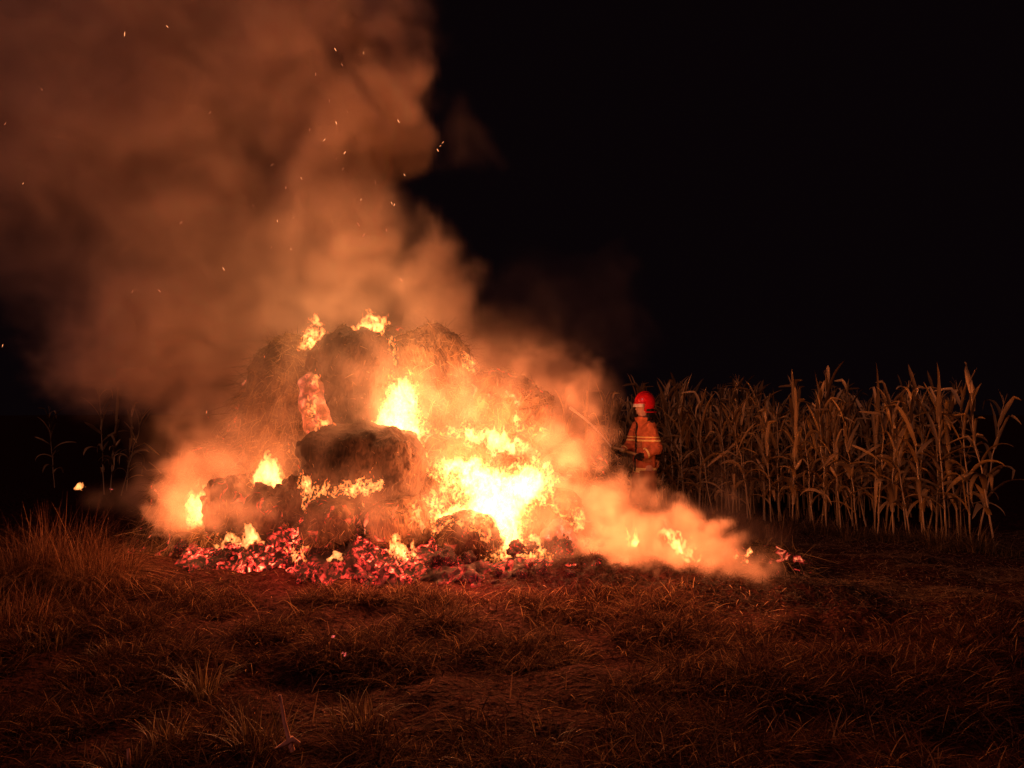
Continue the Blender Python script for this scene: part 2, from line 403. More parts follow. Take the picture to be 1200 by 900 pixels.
for k in range(80):
    px = random.uniform(200, 715); t = random.random()
    Yd = 6.62 + .7 * t + (.25 if px < 330 else .1 if px < 450 else 0); x = (px - 600) / F * Yd
    s = random.uniform(.045, .13) * (1.0 if t > .3 else .7)
    base = float(hgt(x, Yd)) + (.24 * max(0, t - .15))
    lump((x, Yd, base + s * .3), s, 'fist-sized charred lump with a red glow along the foot of the fire')
big = lump(P(519, 655, 6.85), .15, 'round dark charred ball glowing red underneath at the front edge of the fire'); del big['group']
for px, py, s in ((260, 655, .06), (278, 660, .06), (183, 647, .04), (428, 690, .05), (620, 662, .14), (655, 660, .12), (290, 652, .05)):
    g = G(px, py + 6); lump((g[0], g[1], float(hgt(g[0], g[1])) + s * .6), s, 'fist-sized charred lump with a red glow along the foot of the fire')

# burnt ridge: fibres of ash and half-burnt straw on the ground
def scatter_ground(n, test, lmin, lmax, w, mat, name, upright=.3, zoff=0.0, bendk=.5):
    pts = []
    while sum(len(a) for a in pts) < n:
        c = np.stack([rng.uniform(-8, 7, n), rng.uniform(1.9, 10, n)], 1)
        inview = np.abs(c[:, 0]) < c[:, 1] * .80 + .5
        c = c[inview & (rng.random(n) < test(c[:, 0], c[:, 1]))]; pts.append(c)
    c = np.concatenate(pts)[:n]
    z = hgt(c[:, 0], c[:, 1]) + zoff
    a = rng.uniform(0, 2 * np.pi, n)
    d = unit(np.stack([np.cos(a), np.sin(a), rng.uniform(.2, 1.2, n) * upright * 3], 1))
    side = unit(np.stack([-np.sin(a + rng.normal(0, .6, n)), np.cos(a), np.zeros(n)], 1))
    bend = np.stack([np.cos(a) * bendk, np.sin(a) * bendk, -np.full(n, bendk * .9)], 1) * rng.uniform(.2, 1.3, (n, 1))
    v, f = ribbons(np.stack([c[:, 0], c[:, 1], z], 1), d, side, rng.uniform(lmin, lmax, n), w * rng.uniform(.5, 1.4, n), bend, 3, .15)
    return link(name, mesh_np(name, v, f, mat)), c
def dpile(x, y):
    d = np.full_like(x, 9.)
    for c, r in PILE:
        if c[2] - r[2] < .3: d = np.minimum(d, (np.sqrt(((x - c[0]) / r[0]) ** 2 + ((y - c[1]) / r[1]) ** 2) - 1) * min(r[0], r[1]))
    return d
def burnt(x, y):
    """1 on the burnt ground round the fire, 0 on the living grass"""
    p = np.stack([x, y, x * 0], -1)
    d = dpile(x, y) + .35 * fbm(p * 1.2, 3, 40)
    right = np.clip((x - .2) / 1.5, 0, 1) * (1 - margin(x, y)) * np.clip((y - 4.9 - .6 * noise(p * 1.3, 44)) / .8, 0, 1)
    return np.clip(np.maximum(np.clip((1.25 - d) / .5, 0, 1), right), 0, 1)
def margin(x, y):
    """the mown headland between the fire and the corn, where the stubble is coloured lighter"""
    return np.clip((x - 2.2 - .35 * np.abs(y - 7)) / .8, 0, 1) * np.clip((y - 5.3) / .8, 0, 1)
def gpatch(x, y):
    p = np.stack([x, y, x * 0], -1)
    return np.clip(.42 + 3.2 * fbm(p * 1.3, 3, 50), .02, 1)
o, _ = scatter_ground(150000, lambda x, y: (1 - burnt(x, y)) * (1 - margin(x, y)) * gpatch(x, y) * (dpile(x, y) > .1) * np.where(y < 4, .55, 1), .05, .20, .006, M['grass'], 'grass', .5)
tag(o, 'short dry grass covering the foreground and the left of the field', 'grass', kind='stuff')
o, _ = scatter_ground(90000, lambda x, y: burnt(x, y) * (dpile(x, y) > -.1) * (.25 + .75 * gpatch(x, y)), .02, .09, .005, M['stubble'], 'burnt_stubble', .05)
tag(o, 'flattened half-burnt stubble and ash on the ground round the fire', 'stubble', kind='stuff')
M['firelit'] = mat_blades('firelit_stubble', [(0, (.06, .035, .02)), (.6, (.17, .10, .06)), (1, (.45, .32, .20))], .2, .95, .04)  # paler than the other stubble, standing in for firelight on this strip
o, _ = scatter_ground(45000, lambda x, y: margin(x, y) * (y < 11) * (.3 + .7 * gpatch(x, y)), .03, .11, .006, M['firelit'], 'firelit_stubble', .12)
tag(o, 'mown stubble between the fire and the corn, the light put into its paler colour', 'stubble', kind='stuff')
def fine_ash(x, y): return np.clip(ridge_h(x, y) / .1, 0, 1) * np.clip((x + .6) / .8, 0, 1)
c = []
n = 26000
q = np.stack([rng.uniform(-.8, 3.6, n * 4), rng.uniform(5.9, 7.6, n * 4)], 1); q = q[rng.random(len(q)) < fine_ash(q[:, 0], q[:, 1])][:n]
n = len(q); a = rng.uniform(0, 6.28, n)
v, f = ribbons(np.stack([q[:, 0], q[:, 1], hgt(q[:, 0], q[:, 1])], 1), unit(np.stack([np.cos(a), np.sin(a), rng.uniform(-.2, .45, n)], 1)), unit(np.stack([-np.sin(a), np.cos(a), rng.normal(0, .5, n)], 1)),
               rng.uniform(.02, .09, n), rng.uniform(.003, .007, n), rng.normal(0, .35, (n, 3)), 3, .2)
o = link('burnt_straw', mesh_np('burnt_straw', v, f, M['ash'])); tag(o, 'dark ridge of burnt straw with sparkling embers at the front right of the fire', 'burnt straw', kind='stuff')

# ------------------------------------------------------------------ flames
def flame(label, Yd, blobs, lpow=0, seed=0, mat='flame', vox=.0105, amp=.12, fr=11., fine=.085, rise=.45, thick=.12, lcol=(1, .25, .078), lrad=.42, lz=0., group=None, name='flame'):
    """blobs: (px, py, half-width px, half-height px); licking fire, ragged at the tips"""
    k = Yd / F
    cs = [(P(px, py, Yd), rx * k, rz * k) for px, py, rx, rz in blobs]
    lo = np.min([c - np.array([a, thick, b]) for c, a, b in cs], 0) - .10; hi = np.max([c + np.array([a, thick, b]) for c, a, b in cs], 0) + .12
    org = (lo + hi) / 2; org[2] = lo[2]
    def field(p, grow, lace, core):
        p = p + org.astype(np.float32)
        st = p * np.array([1, 1, rise], np.float32)
        w = np.stack([fbm(st * fr, 3, seed + 1), fbm(st * fr, 3, seed + 2), fbm(st * fr * .7, 3, seed + 3)], -1) * amp * np.array([1, 1, 1.4], np.float32)
        pw = p + w
        d = None; ton = np.abs(noise(p * np.array([13, 13, 4], np.float32) + w * 4, seed + 9))
        for c, a, b in cs:
            q = pw - c.astype(np.float32)
            th = min(thick, a * 1.1) * grow
            e = (np.sqrt(((q / np.array([a * grow, th, b * grow], np.float32)) ** 2).sum(-1)) - 1) * min(a, b, .2)
            e = e + .16 * ton * np.clip(q[..., 2] / b + .2, 0, 1.5)          # tongues: split towards the tip
            d = e if d is None else smin(d, e, .02)
        fil = np.abs(fbm((p + w * .6) * np.array([1, 1, .55], np.float32) * 22, 3, seed + 5))
        keep = lace + np.clip(-d / .06, 0, 1) * core
        return np.maximum(d + fine * (fil * 1.2 - .3), (fil - keep) * .12)
    def fn(p): return field(p, 1.0, .10 if mat == 'flame' else .075, .36 if mat == 'flame' else .03)
    me = sdf_mesh(name, fn, lo - org, hi - org, vox, M[mat])
    o = link(name, me, None, tuple(org)); tag(o, label, 'flame', group)
    if mat == 'flame' and lpow > 100:
        g3 = np.array([.12, .05, .16])
        link('flame_fringe', sdf_mesh('flame_fringe', lambda p: field(p, 1.35, .055, 0.0), lo - org - g3, hi - org + g3, vox * 1.1, M['flame_soft']), o)
    if lpow:
        use = cs[:3] if lpow > 50 else cs[:1]
        for c, a, b in use:
            L = bpy.data.lights.new('flame_light', 'POINT'); L.energy = lpow * FIRE / len(use); L.color = lcol; L.shadow_soft_size = lrad
            lo_ = bpy.data.objects.new('flame_light', L); C.objects.link(lo_); lo_.parent = o
            c = c - org; lo_.location = (c[0], -thick * .5 - .08, c[2] + lz)
    return o
flame('biggest white-hot blaze at the right of the heap', 7.35, [(580, 590, 34, 34), (560, 603, 40, 14), (612, 572, 26, 20), (596, 626, 16, 26), (552, 606, 36, 9), (605, 643, 30, 10), (566, 641, 18, 8), (628, 567, 12, 18), (570, 560, 34, 12), (540, 545, 22, 9), (630, 640, 16, 6)],
      225, 3, thick=.16, lz=.22)
flame('bright tall flame behind the biggest bale', 7.75, [(466, 490, 24, 26), (470, 465, 15, 24), (455, 497, 28, 10), (478, 505, 14, 16), (490, 520, 10, 14), (506, 535, 8, 14), (430, 500, 20, 5)], 150, 13, lz=.1, lcol=(1, .33, .11))
flame('bright ragged flame left of the biggest bale', 7.45, [(315, 553, 12, 17), (325, 565, 10, 10), (305, 565, 7, 9), (331, 572, 6, 6)], 60, 23)
flame('far left bright flame on the heap, half inside the smoke', 7.4, [(236, 592, 16, 13), (244, 582, 9, 12), (234, 603, 13, 8), (247, 606, 6, 6)], 60, 33)
flame('tuft of thin curling fire on the very top of the heap, right of the pair', 7.85, [(436, 383, 15, 19), (426, 393, 14, 8), (446, 376, 9, 12)], 34, 43, 'flame_soft', fine=.085, amp=.09, thick=.10, lz=.2, lcol=(1, .38, .13))
flame('narrow tuft of fire at the top of the heap, left of the pair', 7.75, [(368, 392, 9, 17), (364, 405, 10, 8), (372, 376, 5, 10)], 24, 53, 'flame_soft', fine=.085, thick=.12, lz=.2, lcol=(1, .38, .13))
flame('small broken flames on the right shoulder of the heap', 8.15, [(568, 463, 8, 6), (560, 448, 8, 4), (574, 468, 7, 4)], 36, 63, 'flame_soft', fine=.06, thick=.06)
flame('compact bright flame above the biggest blaze', 7.75, [(582, 513, 12, 10), (598, 521, 20, 5), (555, 508, 12, 5), (575, 522, 7, 8)], 95, 73, fine=.06, lz=.12)
flame('thin ragged flame running down right beside the pinkish glowing patch', 7.3, [(665, 603, 8, 5), (672, 612, 10, 4), (655, 594, 8, 4), (649, 588, 6, 4), (680, 606, 4, 6)], 10, 83, 'flame_soft', fine=.05, thick=.05)
flame('small ring-shaped flame in the low smoke at right', 6.6, [(740, 628, 9, 9)], 10, 93, 'flame_soft', fine=.07, thick=.05)
flame('elongated bright flame in the low smoke at right', 6.5, [(797, 638, 14, 8), (786, 630, 8, 5), (806, 648, 8, 5), (800, 622, 6, 3)], 40, 103, fine=.05, thick=.08, lz=.22)
flame('tiny flame at the right tip of the low smoke', 6.4, [(875, 653, 5, 3)], 12, 113, thick=.03)
flame('slim upright flame between the lower clumps', 7.05, [(489, 606, 5, 16), (486, 592, 3, 10), (492, 615, 8, 8)], 14, 123, fine=.03, amp=.05, thick=.05)
flame('frayed pale flame at the foot of the fire below the slim upright one', 6.95, [(470, 640, 13, 15), (478, 650, 10, 8), (464, 630, 6, 10)], 14, 133, 'flame_soft', fine=.08, thick=.08)
flame('low flame creeping over the embers at left', 6.95, [(272, 629, 12, 5), (294, 627, 9, 12), (288, 634, 16, 4), (258, 630, 8, 3)], 14, 143, fine=.05, thick=.05)
flame('small pale flame lying on the embers at the centre', 6.8, [(391, 654, 10, 5), (396, 649, 5, 5)], 6, 153, fine=.03, amp=.05, thick=.04)
flame('ragged row of flames under the biggest bale', 7.08, [(430, 568, 18, 7), (405, 573, 14, 6), (378, 575, 10, 5), (362, 580, 5, 12), (357, 565, 6, 10), (422, 574, 5, 8)], 22, 163, 'flame_soft', fine=.07, thick=.07)
flame('thin flame curling from the straw above the left bright flame', 7.75, [(330, 522, 7, 8), (326, 513, 4, 5)], 6, 173, 'flame_soft', fine=.07, thick=.05)
flame('veil of thin fire on the straw between the top tuft and the tall flame', 7.8, [(453, 425, 5, 22), (460, 410, 4, 14), (450, 450, 6, 14)], 0, 183, 'flame_soft', fine=.08, thick=.05)
flame('frayed thin flames at the right of the biggest bale', 7.7, [(515, 550, 14, 8), (535, 522, 16, 6), (530, 560, 12, 5), (505, 580, 8, 5)], 12, 193, 'flame_soft', fine=.09, thick=.08)
flame('lone little flame on the burnt ground far left of the heap', 8.6, [(93, 571, 6, 4)], 3, 203, fine=.03, amp=.05, thick=.04)
flame('faint fire on the glowing slab left of the big bales', 7.52, [(380, 495, 12, 7), (370, 445, 4, 6), (366, 470, 4, 10)], 5, 213, 'flame_soft', fine=.08, thick=.05)
flame('lacy flames spread over the straw at the upper right edge of the biggest blaze', 7.4, [(630, 548, 12, 16), (645, 560, 8, 12), (610, 545, 14, 8)], 0, 223, 'flame_soft', fine=.08, thick=.07)
flame('flecks of fire on the slope between the tall flame and the compact one', 7.7, [(520, 505, 14, 5), (532, 512, 12, 4), (545, 500, 8, 5)], 5, 233, 'flame_soft', fine=.09, thick=.06)
flame('lacy flame beside the left upper edge of the biggest blaze', 7.45, [(530, 570, 12, 10), (518, 585, 12, 6), (508, 598, 8, 5)], 8, 243, 'flame_soft', fine=.08, thick=.07)
flame('flickering fringe of fire over the brown clump in front of the biggest blaze', 6.98, [(520, 612, 10, 5), (560, 622, 12, 5), (540, 612, 12, 4)], 6, 253, 'flame_soft', fine=.07, thick=.05)
flame('small flames on the straw just above the right shoulder flames', 8.0, [(548, 420, 7, 5), (556, 432, 6, 5), (541, 428, 4, 6)], 4, 263, 'flame_soft', fine=.07, thick=.05)
flame('thin fire creeping up the straw right of the compact flame', 7.7, [(618, 500, 10, 5), (632, 506, 10, 4), (606, 492, 6, 6)], 5, 273, 'flame_soft', fine=.08, thick=.05)
flame('little flame among the embers left of the narrow lower clumps', 6.95, [(345, 640, 7, 8), (352, 648, 6, 5)], 4, 283, 'flame_soft', fine=.05, thick=.05)
# red light of the ember bed
for px, py, Yd, e in ((330, 650, 6.7, 5), (430, 655, 6.65, 6), (560, 660, 6.5, 6), (650, 655, 6.5, 5)):
    L = bpy.data.lights.new('ember_light', 'POINT'); L.energy = e * FIRE; L.color = (1, .07, .06); L.shadow_soft_size = .2
    o = bpy.data.objects.new('ember_light', L); C.objects.link(o); c = P(px, py, Yd); o.location = (c[0], c[1], max(c[2], .3)); o.parent = bed
# stray embers on the ground
for px, py, s, lab in ((404, 762, .022, 'small curved glowing ember on the grass in front of the fire'), (390, 749, .012, 'faint speck of ember above the curved ember on the grass'),
                       (941, 665, .030, 'pink glowing ember on the ground right of the low smoke'), (893, 664, .035, 'elongated pink ember at the right tip of the low smoke'),
                       (922, 671, .016, 'small dim ember between the two pink ones at right'), (912, 655, .010, 'tiny ember speck above the small dim one at right'),
                       (130, 573, .02, 'tiny red ember right of the lone little flame'), (935, 680, .010, 'tiny ember speck below the pink ember at right')):
    g = G(px, py); o = link('ember', lump_meshes[1], None, (g[0], g[1], float(hgt(g[0], g[1])) + s * .8)); o.scale = (s * 1.6, s, s)
    o.rotation_euler = (random.random(), random.random(), random.random())
    o.data = o.data.copy(); o.data.materials.clear(); o.data.materials.append(M.setdefault('hot_pink', mat_glow('hot_ember', (1, .13, .10), 1.6)))
    tag(o, lab, 'ember')

# sparks blown up with the smoke
bm_v, bm_f = [], []
th = np.linspace(0, 2 * np.pi, 6, endpoint=False)
for z, r in ((-1, .15), (-.4, .8), (.3, 1), (1, .1)):
    for t in th: bm_v.append((math.cos(t) * r * .18, math.sin(t) * r * .18, z))
for k in range(3):
    for j in range(6): bm_f.append((k * 6 + j, k * 6 + (j + 1) % 6, k * 6 + 6 + (j + 1) % 6, k * 6 + 6 + j))
spark_me = mesh_np('spark', bm_v, np.array(bm_f), mat_glow('spark', (1, .33, .12), 2.2))
spark_dim = spark_me.copy(); spark_dim.materials.clear(); spark_dim.materials.append(mat_glow('spark_dim', (1, .25, .10), .8))
sp = [(146, 40, 1), (196, 31, 1), (49, 105, .6), (6, 145, .6), (27, 215, .8), (3, 405, 1), (212, 261, .6), (393, 58, 1), (426, 62, .8), (401, 76, .6), (370, 87, .6), (394, 144, .8), (380, 164, .8), (404, 179, .7), (353, 209, 1),
      (394, 186, .6), (344, 255, 1), (325, 259, .7), (423, 234, .8), (459, 238, 1), (453, 270, .6), (420, 263, .6), (341, 292, 1), (262, 315, 1), (470, 328, .7), (436, 305, .6), (318, 290, .5), (516, 171, 1), (519, 167, .7), (513, 176, .8),
      (467, 142, .7), (474, 205, .7), (462, 240, .7), (335, 220, .5), (297, 241, .5), (402, 198, .5), (386, 118, .5), (407, 131, .5), (155, 342, .5), (187, 341, .5), (246, 132, .5), (319, 193, .5), (426, 276, .5), (389, 259, .5),
      (242, 483, .8), (244, 489, .6), (310, 418, .8), (500, 300, .5), (363, 152, .4), (440, 214, .4)]
for k, (px, py, b) in enumerate(sp):
    Yd = random.uniform(6.6, 7.6); c = P(px, py, Yd)
    o = link('spark', spark_me if b > .65 else spark_dim, None, tuple(c)); s = .010 + .012 * b * random.random()
    o.scale = (s, s, s * random.uniform(.8, 1.6)); o.rotation_euler = (random.uniform(-.4, .4), random.uniform(-.9, .9), 0)
    tag(o, 'tiny orange spark streak drifting up in the smoke above the heap', 'spark', 'sparks drifting up in the smoke')
    if py > 400: tag(o, 'tiny spark close above the left shoulder of the heap', 'spark', 'sparks close above the left shoulder of the heap')
    if px < 10 and py > 400: tag(o, 'lone spark in the dark at the far left edge', 'spark'); del o['group']

# ------------------------------------------------------------------ smoke (a grid of density, filled in as air that scatters the firelight)
def smoke_grid(name, label, bmin, bmax, vox, dens, mat):
    bmin = np.array(bmin, float); bmax = np.array(bmax, float); n = np.ceil((bmax - bmin) / vox).astype(int) + 1
    bmax = bmin + (n - 1) * vox
    ax = [np.linspace(bmin[i], bmax[i], n[i]).astype(np.float32) for i in range(3)]
    g = np.stack(np.meshgrid(*ax, indexing='ij'), -1)
    d = np.zeros(tuple(n), np.float32)
    for s in range(0, n[0], 24): d[s:s + 24] = dens(g[s:s + 24])
    for a in range(3):
        sl = [slice(None)] * 3
        for e in (0, -1): sl[a] = e; d[tuple(sl)] = 0
    d[d < .004] = 0
    me = bpy.data.meshes.new(name); me.vertices.add(d.size)
    me.attributes.new('dens', 'FLOAT', 'POINT').data.foreach_set('value', d.ravel())
    me.materials.append(mat)
    o = link(name, me)
    ng = bpy.data.node_groups.new(name, 'GeometryNodeTree')
    ng.interface.new_socket('Geometry', in_out='INPUT', socket_type='NodeSocketGeometry'); ng.interface.new_socket('Geometry', in_out='OUTPUT', socket_type='NodeSocketGeometry')
    N, Lk = ng.nodes, ng.links
    gi, go = N.new('NodeGroupInput'), N.new('NodeGroupOutput')
    vc = N.new('GeometryNodeVolumeCube'); vc.inputs['Min'].default_value = bmin; vc.inputs['Max'].default_value = bmax
    for nm, k in zip(('Resolution X', 'Resolution Y', 'Resolution Z'), n): vc.inputs[nm].default_value = int(k)
    ps = N.new('GeometryNodeInputPosition')
    sub = N.new('ShaderNodeVectorMath'); sub.operation = 'SUBTRACT'; sub.inputs[1].default_value = bmin; Lk.new(ps.outputs[0], sub.inputs[0])
    div = N.new('ShaderNodeVectorMath'); div.operation = 'SCALE'; div.inputs['Scale'].default_value = 1 / vox; Lk.new(sub.outputs[0], div.inputs[0])
    sx = N.new('ShaderNodeSeparateXYZ'); Lk.new(div.outputs[0], sx.inputs[0])
    def rnd(s):
        m = N.new('ShaderNodeMath'); m.operation = 'ROUND'; Lk.new(s, m.inputs[0]); return m.outputs[0]
    def mad(a, k, b):
        m = N.new('ShaderNodeMath'); m.operation = 'MULTIPLY_ADD'; Lk.new(a, m.inputs[0]); m.inputs[1].default_value = k; Lk.new(b, m.inputs[2]); return m.outputs[0]
    idx = mad(mad(rnd(sx.outputs[0]), float(n[1]), rnd(sx.outputs[1])), float(n[2]), rnd(sx.outputs[2]))
    na = N.new('GeometryNodeInputNamedAttribute'); na.data_type = 'FLOAT'; na.inputs[0].default_value = 'dens'
    si = N.new('GeometryNodeSampleIndex'); si.data_type = 'FLOAT'; si.domain = 'POINT'
    Lk.new(gi.outputs[0], si.inputs['Geometry']); Lk.new(na.outputs[0], si.inputs['Value']); Lk.new(idx, si.inputs['Index'])
    Lk.new(si.outputs[0], vc.inputs['Density'])
    sm = N.new('GeometryNodeSetMaterial'); sm.inputs['Material'].default_value = mat
    Lk.new(vc.outputs[0], sm.inputs[0]); Lk.new(sm.outputs[0], go.inputs[0])
    md = o.modifiers.new('smoke', 'NODES'); md.node_group = ng
    return tag(o, label, 'smoke', kind='stuff')
ms, n_, l_ = newmat('smoke'); n_.remove(n_['Principled BSDF'])
pv = n_.new('ShaderNodeVolumePrincipled'); pv.inputs['Color'].default_value = (.86, .72, .62, 1); pv.inputs['Anisotropy'].default_value = .1
pv.inputs['Density'].default_value = 1.0; pv.inputs['Density Attribute'].default_value = 'density'
l_.new(pv.outputs[0], n_['Material Output'].inputs['Volume'])

PUFFS = [  # px, py, depth, half-width px, half-height px, half-depth m, density, crispness
    # column rising from the top of the heap
    (430, 340, 9.0, 78, 60, 1.0, .45, 3), (395, 265, 9.3, 66, 90, 1.1, .9, 3), (395, 210, 9.4, 52, 100, 1.1, 1.3, 3), (365, 110, 9.6, 75, 90, 1.3, 1.4, 2.5),
    (444, 105, 9.4, 40, 88, .8, 2.8, 6), (400, 20, 9.7, 55, 60, 1.1, 1.6, 4), (300, 30, 9.8, 120, 90, 1.4, 1.1, 2), (310, 350, 8.9, 110, 60, 1.0, .6, 1.5),
    # wide sheet drifting away at left
    (240, 150, 9.9, 120, 110, 1.5, 1.1, 1.5), (130, 60, 9.8, 160, 100, 1.5, 1.0, 1.5), (60, 200, 9.8, 130, 85, 1.5, .85, 1.5), (180, 270, 9.7, 110, 90, 1.3, .7, 1.5), (245, 130, 9.0, 35, 50, .6, .9, 2), (-60, 90, 10, 130, 130, 1.4, .8, 1.5),
    (215, 400, 9.2, 110, 72, 1.0, 1.9, 3), (150, 410, 9.4, 60, 52, .8, .9, 3), (290, 300, 9.2, 70, 70, 1.0, .6, 1.5),
    # right shoulder
    (520, 390, 8.9, 48, 60, .7, 1.1, 4), (488, 325, 9.0, 38, 50, .7, 1.5, 4), (560, 445, 8.4, 65, 40, .7, .55, 3), (630, 450, 8.6, 48, 38, .5, 1.1, 4),
    # veil hanging before the heap
    (430, 470, 7.5, 130, 90, .3, .22, 1.2), (330, 480, 7.5, 90, 100, .4, .22, 1.2), (560, 490, 7.3, 110, 80, .35, .20, 1.2), (430, 590, 6.85, 110, 30, .2, .35, 1.2), (260, 530, 7.4, 70, 60, .4, .32, 1.5),
    # dense puff at the foot, left
    (212, 585, 7.3, 30, 46, .3, 2.2, 7), (235, 550, 7.4, 45, 38, .35, .7, 3), (270, 600, 7.0, 42, 28, .22, .8, 2),
    # low smoke rolling away to the right
    (662, 500, 7.9, 44, 60, .35, .55, 5), (675, 560, 7.8, 52, 60, .35, .7, 5), (722, 612, 7.5, 72, 46, .35, 1.15, 6), (640, 610, 7.1, 70, 50, .3, .45, 1.5), (765, 645, 6.95, 78, 42, .32, 3.4, 7), (838, 668, 6.75, 58, 36, .30, 3.4, 6),
    (892, 690, 6.6, 36, 18, .2, 1.4, 3), (750, 612, 8.2, 60, 40, .35, .6, 3), (820, 606, 8.6, 60, 30, .35, .5, 3), (870, 640, 8.6, 60, 24, .4, .35, 2), (850, 560, 9.0, 40, 36, .35, .18, 2), (690, 490, 8.6, 30, 45, .35, .6, 4),
    # thin dark smoke behind
    (640, 380, 10.2, 110, 70, .8, .16, 1.5), (545, 170, 9.6, 36, 40, .6, .20, 2), (165, 588, 8.1, 46, 15, .35, .6, 2), (182, 560, 8.3, 24, 26, .3, .6, 2)]
def smoke_density(p, puffs, low):
    w = np.stack([fbm(p * .9, 3, 301), fbm(p * .9, 3, 311), fbm(p * .9, 3, 321)], -1)
    up = np.clip((p[..., 2] - 1.5) / 3, 0, 1)
    q = p + w * ((.10 if low else .20) + .55 * up)[..., None]
    def billow(f): return np.abs(noise(q * f, 331)) + .5 * np.abs(noise(q * f * 2.1, 334)) + .25 * np.abs(noise(q * f * 4.3, 337))
    bil = billow(3.6) if low else billow(2.4) * (1 - up) + billow(1.25) * up
    lace = fbm(p * 3.6 + w, 4, 341, .6) * (1 - up) + fbm(p * 1.5 + w, 4, 345, .55) * up
    d = np.zeros(p.shape[:-1], np.float32)
    for px, py, Yd, rx, rz, ry, de, sh in puffs:
        c = P(px, py, Yd).astype(np.float32); k = Yd / F
        e = np.sqrt((((q - c) / np.array([rx * k, ry, rz * k], np.float32)) ** 2).sum(-1))
        e = e * 1.05 - (.75 if low else .5) * (bil - .45) - .35 * lace
        d += de / (1 + np.exp(np.clip((e - 1) * sh * 2.2, -30, 30)))
    d = np.clip(d - .05, 0, None)
    return d * np.clip(1 + 2.0 * lace, .1, 3.5) * np.clip((p[..., 2] - .02) / .1, 0, 1)
is_low = lambda f: f[1] > 495 and f[2] < 8.1 or f[:2] == (630, 450)
LOW = [f for f in PUFFS if is_low(f)]; HIGH = [f for f in PUFFS if not is_low(f)]
smoke_grid('smoke', 'tall orange-lit column of smoke rising off the heap and drifting to the upper left', (-8.0, 6.3, 0), (4.2, 11.8, 8.4), .06, lambda p: smoke_density(p, HIGH, False), ms)
smoke_grid('smoke', 'low thick smoke curling round the foot of the heap and rolling away to the right', (-4.4, 6.3, 0), (3.4, 9.3, 2.6), .032, lambda p: smoke_density(p, LOW, True), ms)

